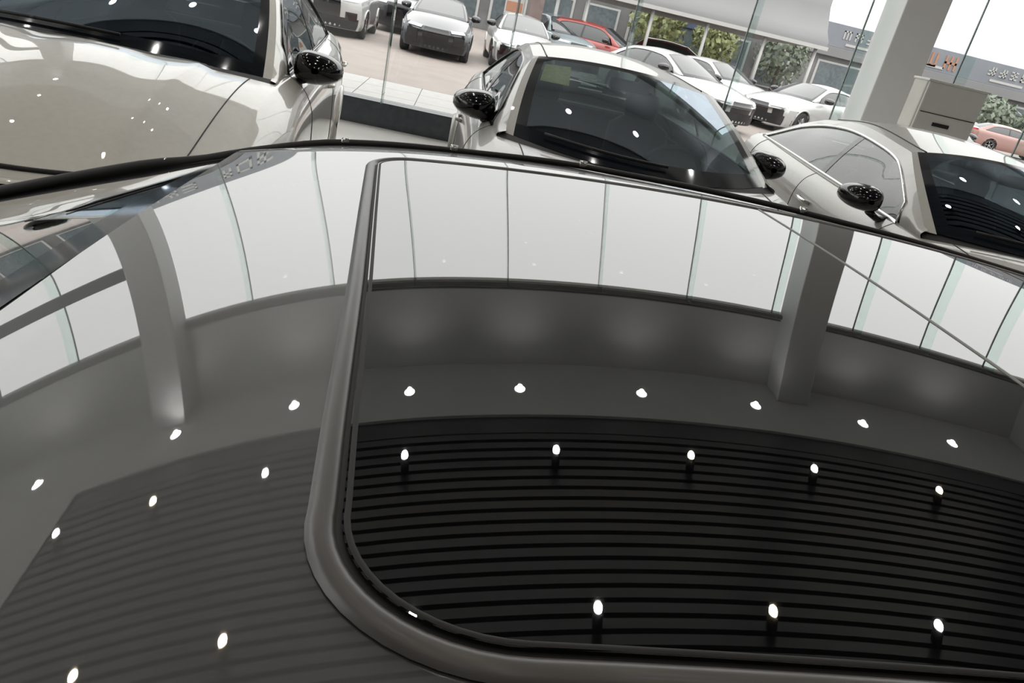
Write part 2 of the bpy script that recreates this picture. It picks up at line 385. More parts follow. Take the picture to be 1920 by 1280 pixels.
    rail = np.concatenate(rail, 0); rail = rail[np.argsort(rail[:, 0])]
    _lg = lin(rail[0, 0], rail[-1, 0], 240); _zg = np.interp(_lg, rail[:, 0], rail[:, 2]); _k = 31
    _zs = np.convolve(np.pad(_zg, (_k, _k), 'reflect', reflect_type='odd'), np.hanning(2*_k+1)/np.hanning(2*_k+1).sum(), 'valid')
    _zs = np.minimum(_zs, _zg)
    RL = lambda L: (np.interp(L, rail[:, 0], rail[:, 1]), np.interp(L, rail[:, 0], rail[:, 2]))
    La, Lz = P['A0'][0]-.04, P['A4'][0]
    knL = [P['lf']-.3, P['lf'], La, .9, 1.8, 2.6, Lz, P['lr']+.02, P['tail']+.2]
    knT = [P['tb_n']-.02, P['tb_n'], P['tb']-.02, P['tb'], P['tb'], P['tb']-.015, P['tb']-.06, P['tb']-.07, P['tb']-.12]
    knZ = [P['ze_n']-.03, P['ze_n']+.03, P['belt0'], P['belt0']+.01, (P['belt0']+P['belt1'])/2+.005, P['belt1'], P['belt1']+.02, P['belt1']+.01, P['deck']-.04]
    ET = lambda L: pchip(L, knL, knT); EZ = lambda L: pchip(L, knL, knZ)
    def V(L, v, s, off=0.0):
        L = np.asarray(L, float); rt, rz_ = RL(L); bt, bz = ET(L), EZ(L)
        t = bt+(rt-bt)*v+.018*np.sin(np.pi*np.clip(v, 0, 1))+off; z = bz+(rz_-bz)*v
        return np.stack([L, s*t, z], -1)
    def vlo(L): return np.full_like(np.asarray(L, float), .05)
    def vhi(L):
        L = np.asarray(L, float); rt, rz_ = RL(L); h = np.maximum(rz_-EZ(L), 1e-3)
        v = (np.interp(L, _lg, _zs)-.050-EZ(L))/h
        endz = 1-np.clip((L-(P['d1']-.55))/.55, 0, 1)**2.2
        beg = np.clip((L-P['d0'])/.05, 0, 1)
        return np.maximum(.05, .05+(v-.05)*endz*beg)
    LL = lin(La, Lz, 56 if full else 24)
    for s in (-1, 1):
        up = np.stack([V(LL, vhi(LL)+(1-vhi(LL))*q, s) for q in lin(0, 1, 5)], 1)
        grid('window_frame', up, body, R)
        lo = np.stack([V(LL, vlo(LL)*q, s) for q in (0, .5, 1)], 1)
        grid('window_sill', lo, body, R)
        for a, b in ((P['d0'], P['bp']-.035), (P['bp']+.035, P['d1'])):
            l2 = lin(a, b, 20 if full else 8)
            g = np.stack([V(l2, vlo(l2)+(vhi(l2)-vlo(l2))*q, s, -.006) for q in lin(0, 1, 7)], 1)
            grid('side_window', g, sg, R)
        l2 = lin(P['bp']-.036, P['bp']+.036, 3)
        grid('door_pillar', np.stack([V(l2, vlo(l2)+(vhi(l2)-vlo(l2))*q, s, -.003) for q in lin(0, 1, 7)], 1), 'gloss_black', R)
        l2 = lin(P['d0'], P['d1'], 40 if full else 14)
        loop = np.concatenate([V(l2, vhi(l2), s, .004), V(l2[::-1], vlo(l2), s, .004)])
        MB().tube(np.vstack([loop, loop[:1]]), .009 if trim == 'chrome' else .007, 6).build('window_trim', trim, R, True)
    # --- body sides
    Lf, Lr = P['lf'], P['lr']
    def wL(L): return P['w']*(1-.10*(1-smoothstep(Lf-.1, Lf+.9, L)))*(1-.07*smoothstep(Lr-.9, Lr+.1, L))
    def section(L, q):        # q 0 sill .. 1 top edge
        ww = wL(L); et, ez = ET(L), EZ(L)
        K = np.array([(ww*.93, .20), (ww*.985, .32), (ww, .50), (ww*.997, .66), (ww*.985, ez-.165), (et+.62*(ww-et), ez-.065), (et+.2*(ww-et), ez-.012), (et, ez)])
        c = crom(K, 5); s = lin(0, 1, len(c)); return np.stack([np.interp(q, s, c[:, 0]), np.interp(q, s, c[:, 1])], -1)
    qs = lin(0, 1, 36 if full else 16); Ls = lin(Lf, Lr, 90 if full else 36)
    S = np.array([[(L, *section(L, q_)) for q_ in qs] for L in Ls]) if False else np.array([np.column_stack([np.full(len(qs), L), section(L, qs)]) for L in Ls])
    ra = .365
    for s in (-1, 1):
        V_ = S.copy(); V_[:, :, 1] *= s; nu, nv = V_.shape[:2]; f = []
        ctr = .25*(S[:-1, :-1]+S[1:, :-1]+S[1:, 1:]+S[:-1, 1:])
        for i in range(nu-1):
            for j in range(nv-1):
                c = ctr[i, j]
                if any((c[0]-ax)**2+(c[2]-.33)**2 < ra*ra for ax in P['ax']): continue
                f.append((i*nv+j, (i+1)*nv+j, (i+1)*nv+j+1, i*nv+j+1))
        side = mesh('body_side', V_.reshape(-1, 3), f, body, R, True)
        for ax in P['ax']:
            an = lin(-.28, math.pi+.28, 20); pts = []
            for a in an:
                x = ax+(ra+.012)*math.cos(a); z = .33+(ra+.012)*math.sin(a)
                sec = section(min(max(x, Lf), Lr), lin(0, 1, 40)); y = np.interp(z, sec[:28, 1], sec[:28, 0]); pts.append((x, s*(y+.002), z))
            MB().tube(pts, .024, 8).build('wheel_arch', body, side, True)
            tw = MB().lathe([(.20, .10), (.22, .115), (.30, .115), (.325, .09), (.33, 0), (.325, -.09), (.30, -.115), (.2, -.115)], 28, 'y', (ax, s*(P['w']-.135), .33))
            tyre = tw.build('tyre', 'tyre', R, True)
            rm = MB().lathe([(.20, .05), (.205, .108), (.218, .112), (.218, -.1)], 28, 'y', (ax, s*(P['w']-.135), .33))
            yo = s*(P['w']-.135+.085)
            for k in range(10 if full else 5):
                a = 2*math.pi*k/(10 if full else 5)
                rm.tube([(ax+.04*math.cos(a), yo, .33+.04*math.sin(a)), (ax+.205*math.cos(a), yo+s*.01, .33+.205*math.sin(a))], .016, 6)
            rm.lathe([(.0001, .10*s), (.05, .09*s), (.05, .05*s)], 16, 'y', (ax, s*(P['w']-.135), .33))
            rm.build('wheel_rim', 'rim', tyre, True)
            if full: MB().lathe([(.0001, -.13*s), (.36, -.13*s), (.36, .02*s)], 24, 'y', (ax, s*(P['w']-.135), .33)).build('wheel_well', 'rubber', side)
        if full:
            for Ld in (P['d0']-.02, P['bp']+.02, P['d1']-.25):
                c = section(Ld, lin(.04, .985, 30)); MB().tube(np.column_stack([np.full(30, Ld)+.05*(c[:, 1]-.6), s*(c[:, 0]+.0005), c[:, 1]]), .0028, 5).build('door_seam', 'rubber', side, True)
            for Lh in (P['bp']-.20, P['bp']+.92):
                zh = EZ(Lh)-.155; sec = section(Lh, lin(0, 1, 60)); yy = np.interp(zh, sec[:48, 1], sec[:48, 0])
                h = MB().tube([(Lh-.10, s*(yy+.004), zh), (Lh-.075, s*(yy+.03), zh+.002), (Lh+.075, s*(yy+.03), zh+.004), (Lh+.10, s*(yy+.004), zh+.004)], .012, 8)
                h.build('door_handle', 'chrome' if trim == 'chrome' else body, R, True)
            MB().tube([(l_, s*(section(l_, np.array([.02]))[0, 0]-.005), .215) for l_ in lin(P['ax'][0]+.45, P['ax'][1]-.45, 10)], .03, 8).build('side_skirt', 'rubber', side, True)
    # --- bonnet
    def Lnose(t): return P['nose']+(P['lf']-P['nose'])*np.abs(t)**2.4
    def Lcowl(t): return -.03+(P['A0'][0]-.02)*t**2
    tt = lin(-1, 1, 57 if full else 15); uu = lin(0, 1, 30 if full else 8)
    def bonnet(u, t):
        Ledge = Lf+(P['A0'][0]-.05-Lf)*u
        L = Lnose(t)*(1-u)+Lcowl(t)*u
        zc = P['zn']+(P['cz']-.012-P['zn'])*np.sin(u*math.pi/2)**.92
        ze = EZ(Ledge)
        A = abs(t)
        z = zc+(ze-zc)*A**2.6
        if P['crease']:
            z = z+P['crease']*(smoothstep(.74, .60, A) if False else (1-smoothstep(.56, .66, A)))*smoothstep(.0, .35, u)*(1-A*.3) - P['crease']*.5*np.exp(-((A-.33)/.16)**2)*smoothstep(0, .4, u)
        return (L, t*ET(Ledge), z)
    _Uu, _Tt = np.meshgrid(uu, tt, indexing='ij')
    H = np.stack(bonnet(_Uu, _Tt), -1)
    hood = grid('bonnet', H, body, R)
    if full:
        for s in (-1, 1):
            k_ = int(round((1+s*.86)/2*(len(tt)-1))); MB().tube(H[3:, k_]+[0, 0, .0005], .0032, 5).build('bonnet_seam', 'rubber', hood, True)
        k0 = int(round(.07*(len(tt)-1))); MB().tube(H[1, k0:len(tt)-k0]+[0, 0, .0005], .011, 6).build('bonnet_seam', 'rubber', hood, True)
    grid('cowl_panel', np.stack([H[-1]+[0, 0, -.002], U(0, np.array([.02]), lin(-1, 1, len(tt)))[0]+[.0, 0, -.004]], 0), 'rubber', R)
    # --- front fascia
    ezf = float(EZ(Lf)); ezr = float(EZ(Lr))
    q2 = lin(0, 1, 22 if full else 8); t2 = lin(-1, 1, 41 if full else 15)
    _sf = section(Lf, lin(1, 0, 201)); _sr = section(Lr, lin(1, 0, 201)); _qq = lin(0, 1, 201)
    def fascia(q, t, off=0.0):
        y, z = np.interp(q, _qq, _sf[:, 0]), np.interp(q, _qq, _sf[:, 1])
        z = z+(np.interp(t, tt, H[0, :, 2])-ezf)*(1-q)**1.5
        return np.array([Lf-(Lf-P['nose'])*(1-abs(t)**2.4)*(1+.35*math.sin(math.pi*min(q*1.1, 1)))-off, t*y, z])
    bumper = grid('front_bumper', np.array([[fascia(q, t) for t in t2] for q in q2]), body, R)
    fp = lambda q0, q1, ta, tb_, nm, mt, o_=.012, k=8: grid(nm, np.array([[fascia(q, t, o_) for t in lin(ta, tb_, k)] for q in lin(q0, q1, 6)]), mt, R)
    gr = fp(.16, .74, -.40, .40, 'grille', 'gloss_black', .012, 12)
    if full:
        for k in range(7):
            q = .22+.07*k; MB().tube([fascia(q, t, .018) for t in lin(-.39, .39, 10)], .006, 5).build('grille_bar', 'chrome', gr, True)
    if not full: fp(.74, .99, -.93, .93, 'painted_ground_reflection', 'rubber', .006, 14)  # black patch paints the dark ground reflection on the lower bumper
    for s in (-1, 1):
        fp(.10, .30, s*.48, s*.93, 'headlamp', 'lamp_glass')
        fp(.62, .80, s*.55, s*.88, 'air_intake', 'gloss_black')
    # --- tail
    T0, T1 = P['A4'][0], P['tail']
    dk = np.array([[((P['rbase'][0]-.01+(T0-P['rbase'][0])*t*t)*(1-u)+(T1-.12*t*t-.02)*u, t*ET(T0+(Lr-T0)*u), (P['rbase'][1]-.005)*(1-u)+P['deck']*u+(EZ(T0+(Lr-T0)*u)-((P['rbase'][1]-.005)*(1-u)+P['deck']*u))*abs(t)**2.4) for t in lin(-1, 1, 21)] for u in lin(0, 1, 6)])
    grid('boot_lid', dk, body, R)
    def rear(q, t, off=0.0):
        c = (np.interp(q, _qq, _sr[:, 0]), np.interp(q, _qq, _sr[:, 1]))
        z = c[1]+(P['deck']+(ezr-P['deck'])*abs(t)**2.4-ezr)*(1-q)**1.5
        return np.array([Lr+(P['tail']-.02-Lr)*(1-abs(t)**2.6)*(1+.25*math.sin(math.pi*q))+(.02 if False else 0)+off, t*c[0], z])
    dk_fix = np.array([[rear(q, t) for t in lin(-1, 1, 21)] for q in lin(0, 1, 14)])
    grid('rear_bumper', dk_fix, body, R)
    for s in (-1, 1): grid('tail_lamp', np.array([[rear(q, t, .012) for t in lin(s*.45, s*.95, 6)] for q in lin(.12, .32, 4)]), 'tail', R)
    # --- mirrors
    ml, mt_, mz = P['mirror']; ms = P.get('msc', 1.0)
    for s in (-1, 1):
        K = []
        for a, (l0, wy, hz) in zip(lin(0, 1, 9), [(.0, .02, .015), (.012, .062, .038), (.04, .100, .062), (.075, .122, .078), (.11, .132, .085), (.14, .134, .086), (.165, .130, .083), (.175, .122, .077), (.17, .02, .01)]):
            wy *= ms; hz *= ms
            K.append([(ml-.09+l0+.035*math.cos(an)*s*s*0+.05*(math.cos(an)*.5+.5)*a, s*(mt_+.0+wy*math.copysign(abs(math.cos(an))**.8, math.cos(an))+.01*a), mz+hz*math.copysign(abs(math.sin(an))**.75, math.sin(an))*(1-.22*math.cos(an))+.008) for an in lin(0, 2*math.pi, 25)[:-1]])
        K = np.array(K); f = []; nu, nv = K.shape[:2]
        for i in range(nu-1):
            for j in range(nv): f.append((i*nv+j, (i+1)*nv+j, (i+1)*nv+(j+1) % nv, i*nv+(j+1) % nv))
        sh = mesh('mirror_shell', K.reshape(-1, 3), f, mirror_mat, R, True)
        if full:
            MB().tube([(ml+.0, s*(mt_-.05), mz-.055), (ml+.015, s*(mt_-.11), mz-.085), (ml+.03, s*(ET(ml)+.0), EZ(ml)-.02)], [.034, .03, .036], 10, flat=.55).build('mirror_arm', 'gloss_black', sh, True)
            MB().lathe([(.0001, 0), (.95, 0)], 24, 'y').build('x', 'chrome') if False else None
            g = [(ml+.09+.05*(math.cos(a)*.5+.5), s*(mt_+.11*ms*math.cos(a)+.01), mz+.068*ms*math.sin(a)+.008) for a in lin(0, 2*math.pi, 25)[:-1]]
            mesh('mirror_glass', g, [tuple(range(24))], 'dark_glass', sh)
    # --- cabin
    if full:
        tub = MB().box(-.9, 3.4, -.74, .74, .17, .22).box(-.95, -.3, -.6, .6, .2, .6)
        for s in (-1, 1): tub.box(.3, 3.1, s*.70-.012, s*.70+.012, .2, .93)
        tub.box(3.0, 3.03, -.70, .70, .2, .98).box(-.02, .0, -.72, .72, .2, .84)
        tub.build('cabin_tub', 'interior', R)
        D = np.array([[(l_+.30*t*t, .68*t, z_-.02*t*t) for t in lin(-1, 1, 15)] for l_, z_ in ((.0, P['cz']-.10), (.15, P['cz']-.06), (.42, P['cz']-.05), (.60, P['cz']-.09), (.66, P['cz']-.2), (.58, P['cz']-.4))])
        grid('dashboard', D, 'interior', R)
        yw = P.get('wheel_y', -.36)
        wc = np.array([.93, yw, P['cz']-.13]); ring = []
        for a in lin(0, 2*math.pi, 33): ring.append(wc+np.array([-.06*math.sin(a), .185*math.cos(a), .175*math.sin(a)]))
        sw = MB().tube(ring, .016, 8); 
        for a in (0, math.pi, 1.5*math.pi): sw.tube([wc+[-.02, 0, 0], wc+np.array([-.06*math.sin(a), .185*math.cos(a), .175*math.sin(a)])], .016, 6)
        sw.tube([wc, wc+[-.25, 0, -.06]], .03, 8); sw.build('steering_wheel', 'seat', R, True)
        for y0 in (-.36, .36):
            sb = rbox('seat_base', 1.25, 1.75, y0-.25, y0+.25, .30, .52, 'seat', R, .05, 3)
            mbk = MB(); prof = [(1.72, .45, .24, .06), (1.80, .75, .25, .075), (1.90, 1.0, .22, .07), (1.95, 1.06, .12, .05)]
            for l_, z_, wd, th in prof: pass
            G = np.array([[(l_+th*math.cos(a), y0+wd*math.copysign(abs(math.sin(a))**.6, math.sin(a)), z_) for a in lin(0, 2*math.pi, 17)] for l_, z_, wd, th in prof+[(1.95, 1.07, .01, .01)]])
            bk = grid('seat_back', G, 'seat', R)
            hd = [(1.93, 1.05, .02, .02), (1.94, 1.06, .11, .04), (1.96, 1.14, .13, .05), (1.975, 1.22, .11, .045), (1.98, 1.24, .02, .02)]
            grid('headrest', np.array([[(l_+th*math.cos(a), y0+wd*math.sin(a), z_) for a in lin(0, 2*math.pi, 17)] for l_, z_, wd, th in hd]), 'seat', bk)
        rbox('rear_bench', 2.45, 2.95, -.62, .62, .35, .60, 'seat', R, .05, 3); rbox('rear_bench_back', 2.85, 3.0, -.62, .62, .55, .98, 'seat', R, .05, 3)
        mrr = rbox('cabin_mirror', .98+(P['ws_top'][0]-1.14), 1.01+(P['ws_top'][0]-1.14), -.12, .12, P['ws_top'][1]-.115, P['ws_top'][1]-.05, 'gloss_black', R, .012)
        for s in (-1, 1):
            wp = [U(0, np.array([.075+.0*k]), np.array([s*.1+.55*k if s < 0 else .75-.6*k]))[0, 0]+[-.02, 0, .012] for k in lin(0, 1, 8)]
            MB().tube(wp, .008, 6).build('wiper', 'rubber', R, True)
    P['U'] = U
    return R, P

CARG = 'parked showroom cars'
lc, lcP = car('saloon_car', 'warm silver saloon with creased bonnet and dark windscreen, facing the panoramic roof car', CARG, (-1.60, 3.73, 0), math.radians(94), 'silver',
    dict(cz=1.045, bow=.2, A0=(.25, .725, 1.0), ws_top=(1.1, 1.46), peak=(1.95, 1.50), rend=(2.65, 1.46), A1=(1.16, .56, 1.41), A2=(1.95, .55, 1.44), A3=(2.65, .53, 1.39), crease=.022, zn=.74, ze_n=.75, belt0=.985, belt1=1.03, nose=-1.22, lf=-.98, mirror=(.62, .90, 1.04), rbase=(3.35, 1.14), A4=(3.30, .60, 1.08)), glass='windscreen_dark')
mc, mcP = car('saloon_car', 'pearl white saloon with yellow sticker inside its windscreen, between the other two facing cars', CARG, (1.03, 3.57, 0), math.radians(91), 'white', dict(A1=(1.18, .57, 1.35), ws_top=(1.12, 1.395), mirror=(.74, .875, 1.05), msc=.9, tb=.785, w=.925, A0=(.36, .72, 1.018), belt0=.985, belt1=1.02))
rc, rcP = car('saloon_car', 'pale silver fastback with chrome window outline and black mirrors, beside the grey column', CARG, (3.18, 3.16, 0), math.radians(85), 'cool_silver',
    dict(cz=1.05, A0=(.36, .74, 1.02), A1=(1.15, .56, 1.315), A2=(1.95, .545, 1.365), A3=(2.65, .525, 1.315), A4=(3.55, .62, 1.06), ws_top=(1.10, 1.375), peak=(1.95, 1.425), rend=(2.6, 1.385), rbase=(3.75, 1.10), d1=3.38, belt0=.975, belt1=1.02, tb=.78, tail=3.78, lr=3.56, deck=1.05, mirror=(.66, .95, 1.05), msc=.8, ax=(-.22, 2.70)), trim='chrome', glass='windscreen_dark')
# stickers inside the white saloon's windscreen
def sticker(R, P, nm, s0, s1, t0, t1, mat, label=None):
    G = P['U'](0, np.linspace(s0, s1, 4), np.linspace(t0, t1, 5))-np.array([0, 0, .006])
    o = grid(nm, G, mat, R); 
    if label: o['label'] = label
    return o
ys = sticker(mc, mcP, 'sticker', .66, .90, .85, .60, 'yellow', 'square yellow notice sheet')
for k in range(5):
    a = .86-.045*k
    sticker(mc, mcP, 'sticker_line', a-.016, a, .52-.02*(k % 2), .52-.16-.05*((k*7) % 3), 'paper')

# ------------------------------------------------------------------ the car in front: roof surface
Z0, QA, QYC, QB, QXC, QCC, QX1, QA4 = 1.3901, .0514, .7906, .0992, .5258, .2723, .0724, -.0118
FX, FY = -1.2, .67                                   # where its cowl stands
ex = [-.72, -.55, -.46, -.39, -.305, -.16, .05, .24, .525, .75, 1.02, 1.5]
ez_ = [1.12, 1.19, 1.225, 1.247, 1.281, 1.328, 1.357, 1.370, 1.372, 1.368, 1.352, 1.302]
et_ = [.63, .62, .612, .605, .598, .585, .58, .575, .56, .535, .505, .47]
def edge_z(x): return np.interp(x, ex, ez_) if False else pchip(x, ex, ez_)
def edge_t(x): return pchip(x, ex, et_)
def rz0(x, y):
    t = np.maximum(0, QX1-x); d = y-QYC
    return Z0-QA*d**2-QA4*10*d**4-QB*(x-QXC)**2-QCC*t**3
def roofz(x, y):
    x = np.asarray(x, float); y = np.asarray(y, float); hw = edge_t(x); d = (y-FY)/hw
    ye = FY+np.sign(d)*hw; drop = rz0(x, ye)-edge_z(x)
    return rz0(x, y)-drop*np.maximum(0, (np.abs(d)-.83)/.17)**2
XT, XE = -.305, 1.5
def fg_roof(R, P, U):
    loc = np.array([FX, FY, 0])
    xs = np.linspace(XT, XE, 190); ts = np.concatenate([np.linspace(-1, -.8, 24)[:-1], np.linspace(-.8, .8, 120), np.linspace(.8, 1, 24)[1:]])
    X = xs[:, None]+0*ts[None, :]; Y = FY+edge_t(xs)[:, None]*ts[None, :]
    roof = grid('roof', np.stack([X, Y, roofz(X, Y)], -1)-loc, 'roof_paint', R); roof['label'] = 'grey glossy painted roof skin'
    # outline of the glass: x limits for every y
    YN, YF, RC = .212, 1.105, .085
    yk = [.20, .266, .296, .373, .586, .807, 1.013, 1.12]; xk = [-.013, -.0125, -.017, -.024, -.041, -.061, -.079, -.088]
    fx = lambda y: np.interp(y, yk, xk)
    def outline(off, x_right, right_round=False):
        yn, yf, r, rf = YN-off, YF+off, RC+off, .045+off
        # near-left corner, then the straight front edge, then far-left corner
        pts = []
        for a in np.linspace(-math.pi/2, -math.pi, 14): pts.append((fx(yn+r)-off+r+r*math.cos(a), yn+r+r*math.sin(a)))
        for y in np.linspace(yn+r, yf-rf, 40)[1:-1]: pts.append((fx(y)-off, y))
        for a in np.linspace(math.pi, math.pi/2, 12): pts.append((fx(yf-rf)-off+rf+rf*math.cos(a), yf-rf+rf*math.sin(a)))
        return np.array(pts)
    def onroof(p, dz): return np.array([p[0], p[1], float(roofz(p[0], p[1]))+dz])-loc
    def panel(nm, lo, hi, dz, label):
        # lo(y), hi(y) give the x limits
        yy = np.concatenate([YN+RC*(1-np.cos(np.linspace(0, math.pi/2, 16))), np.linspace(YN+RC, YF-.045, 90)[1:-1], YF-.045*(1-np.sin(np.linspace(0, math.pi/2, 12)))])
        G = []
        for y in yy:
            a, b = lo(y), hi(y); q = np.linspace(0, 1, 80); xx = a+(b-a)*q
            G.append(np.stack([xx, 0*xx+y, roofz(xx, 0*xx+y)+dz], -1)-loc)
        o = grid(nm, np.array(G), 'roof_glass', R); o['label'] = label; return o
    def lo_front(y):
        b = fx(y)
        if y < YN+RC: b = fx(YN+RC)+RC-math.sqrt(max(0, RC**2-(YN+RC-y)**2))
        if y > YF-.045: b = fx(YF-.045)+.045-math.sqrt(max(0, .045**2-(y-YF+.045)**2))
        return b
    XG = lambda y: .522-.055*max(0, (y-.55))
    panel('sunroof_glass', lo_front, lambda y: XG(y)-.002, .004, 'large dark front roof glass')
    panel('rear_roof_glass', lambda y: XG(y)+.003, lambda y: 1.18, .004, 'dark rear roof glass')
    g = MB().tube([onroof((XG(y)+.0005, y), .0038) for y in np.linspace(YN, YF, 60)], .0024, 6, flat=.6); g.build('glass_joint', 'joint_grey', R, True)
    # raised seal round the glass: profile across the outline
    def band(nm, o0, o1, h, mat, hump, n=9):
        rows = []
        for q in np.linspace(0, 1, n):
            off = o0+(o1-o0)*q; P2 = outline(off, 0)
            dz = h+hump*(math.sin(math.pi*q)**.6)
            near = [(x, YN-off) for x in np.linspace(1.15, P2[0][0], 30)[:-1]]
            far = [(x, YF+off) for x in np.linspace(P2[-1][0], 1.15, 30)[1:]]
            allp = near+[tuple(p) for p in P2]+far
            rows.append([onroof(p, dz) for p in allp])
        return grid(nm, np.array(rows), mat, R)
    sl = band('sunroof_seal', .0022, .0165, .001, 'seal', .0048); sl['label'] = 'grey brown seal strip round the roof glass'
    band('glass_gap', -.0005, .003, .0015, 'rubber', .0, 3)
    band('glass_edge', -.0045, -.0005, .0037, 'rubber', .0008, 5)
    # black mouldings along both roof edges, with small bright clips
    for s in (-1, 1):
        xm = np.concatenate([np.linspace(-.85, -.305, 16), np.linspace(-.29, 1.45, 50)])
        pts = []
        for x in xm:
            xx = max(x, -.72); z = float(edge_z(xx))+(x-xx)*.43; t = float(edge_t(xx))-(x-xx)*.08
            pts.append(np.array([x, FY+s*(t+.004), z+.002+.006*float(smoothstep(.0, .5, x))])-loc)
        rad = np.interp(xm, [-.85, -.5, -.25, .0, .3, 1.45], [.016, .0145, .010, .0062, .0060, .0060])
        md = MB().tube(pts, rad, 10, flat=.8).build('roof_moulding', 'rubber', R, True)
        for xc in (-.44, -.155, .02, .235, .62):
            z = float(edge_z(xc)); t = float(edge_t(xc)); c = np.array([xc, FY+s*(t+.002), z+.006+.006*float(smoothstep(.0, .5, xc))])-loc
            MB().tube([c+[-.006, 0, 0], c+[.006, 0, 0]], .0058, 8).build('moulding_clip', 'chrome', md, True)
rail_pts = np.stack([np.linspace(XT, XE, 60)-FX, edge_t(np.linspace(XT, XE, 60)), edge_z(np.linspace(XT, XE, 60))], -1)
fgc, fgP = car('panoramic_roof_car', 'grey car with large dark panoramic roof glass reflecting windows and ceiling lamps', CARG, (FX, FY, 0), 0.0, 'roof_paint',
    dict(cz=.955, ws_top=(XT-FX, float(roofz(XT, FY))), peak=(1.7, 1.39), rend=(XE-FX, float(roofz(XE, FY))), rbase=(3.75, 1.04),
         A0=(.10, .70, .93), A1=(XT-FX, float(edge_t(XT)), float(edge_z(XT))), A2=(1.7, .56, 1.36), A3=(XE-FX, float(edge_t(XE)), float(edge_z(XE))), A4=(3.55, .60, 1.02),
         rail_pts=rail_pts, zn=.70, ze_n=.70, belt0=.90, belt1=.96, tail=3.8, lr=3.56, deck=1.0, mirror=(.50, .98, .98), ax=(-.30, 2.60), d0=.40, d1=3.2, bp=1.5, tb=.75), roof_fn=fg_roof, glass='windscreen_clear')

# ------------------------------------------------------------------ kiosk by the column
k = empty('display_kiosk', (4.73, 7.30, 0), math.radians(0), 'grey box kiosk with dark slot on a post, beside the grey column', 'kiosk')
rbox('cabinet', -.30, .34, 0, .24, 1.335, 1.80, 'kiosk_side', k, .02, 3)
fp_ = rbox('front_panel', -.29, .33, -.022, .004, 1.34, 1.795, 'kiosk', k, .015, 3)
rbox('panel_seam', -.27, .31, -.026, -.02, 1.512, 1.520, 'can', fp_, .001)
rbox('slot', -.10, .08, -.030, -.018, 1.405, 1.440, 'can', fp_, .004)
rbox('top_cap', -.31, .35, -.03, .25, 1.79, 1.812, 'kiosk', k, .006)
rbox('post', -.10, .14, .05, .22, .03, 1.34, 'kiosk', k, .02)
rbox('foot_plate', -.25, .29, -.06, .32, 0, .03, 'kiosk', k, .008)

# ------------------------------------------------------------------ outside
GZ = -.02
struct(MB().box(-90, 120, 13.6, 160, GZ-.3, GZ).build('paved_yard', 'lot'))
ap = struct(MB().box(-20, 30, WY+.15, 13.6, GZ-.3, GZ-.012).build('granite_apron', 'apron_joint'))
sm = None
for i in range(26):
    for j in range(5):
        if sm is None: o = MB().box(.006, .894, .006, .854, -.05, 0).build('slab', 'apron', ap); sm = o.data
        else: o = link(bpy.data.objects.new('slab', sm), ap)
        o.location = (-9.5+.9*i, WY+.2+.86*j, GZ)
OUT = 'cars parked in the yard'
A = math.radians
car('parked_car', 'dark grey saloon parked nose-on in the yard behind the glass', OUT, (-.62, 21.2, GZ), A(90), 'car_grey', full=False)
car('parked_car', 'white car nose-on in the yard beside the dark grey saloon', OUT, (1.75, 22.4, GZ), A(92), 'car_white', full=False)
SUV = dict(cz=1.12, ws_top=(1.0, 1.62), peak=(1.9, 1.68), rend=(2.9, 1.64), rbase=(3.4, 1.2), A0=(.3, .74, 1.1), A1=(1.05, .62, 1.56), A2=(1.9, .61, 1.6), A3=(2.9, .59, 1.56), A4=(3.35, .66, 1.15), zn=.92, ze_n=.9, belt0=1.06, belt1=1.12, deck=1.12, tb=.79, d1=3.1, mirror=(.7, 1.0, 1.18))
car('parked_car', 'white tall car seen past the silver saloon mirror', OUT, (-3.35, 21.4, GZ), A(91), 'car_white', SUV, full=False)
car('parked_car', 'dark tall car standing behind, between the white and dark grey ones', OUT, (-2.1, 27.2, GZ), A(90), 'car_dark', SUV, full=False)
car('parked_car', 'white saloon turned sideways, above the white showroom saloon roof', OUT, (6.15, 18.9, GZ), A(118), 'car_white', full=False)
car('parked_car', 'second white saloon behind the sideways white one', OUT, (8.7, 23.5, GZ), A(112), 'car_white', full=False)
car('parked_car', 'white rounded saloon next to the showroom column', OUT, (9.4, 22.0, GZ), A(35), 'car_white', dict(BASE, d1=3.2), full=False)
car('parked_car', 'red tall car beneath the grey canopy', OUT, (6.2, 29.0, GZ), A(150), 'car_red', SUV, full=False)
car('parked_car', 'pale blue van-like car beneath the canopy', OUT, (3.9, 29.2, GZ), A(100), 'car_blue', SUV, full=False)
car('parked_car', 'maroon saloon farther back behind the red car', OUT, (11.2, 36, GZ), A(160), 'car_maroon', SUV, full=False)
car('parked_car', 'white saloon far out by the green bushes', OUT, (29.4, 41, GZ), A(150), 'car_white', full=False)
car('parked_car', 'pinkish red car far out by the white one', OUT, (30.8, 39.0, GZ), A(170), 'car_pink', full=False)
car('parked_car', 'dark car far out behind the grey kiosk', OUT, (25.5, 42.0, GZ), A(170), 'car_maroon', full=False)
car('parked_car', 'white car standing behind the kiosk foot', OUT, (13.0, 19.0, GZ), A(95), 'car_white', full=False)
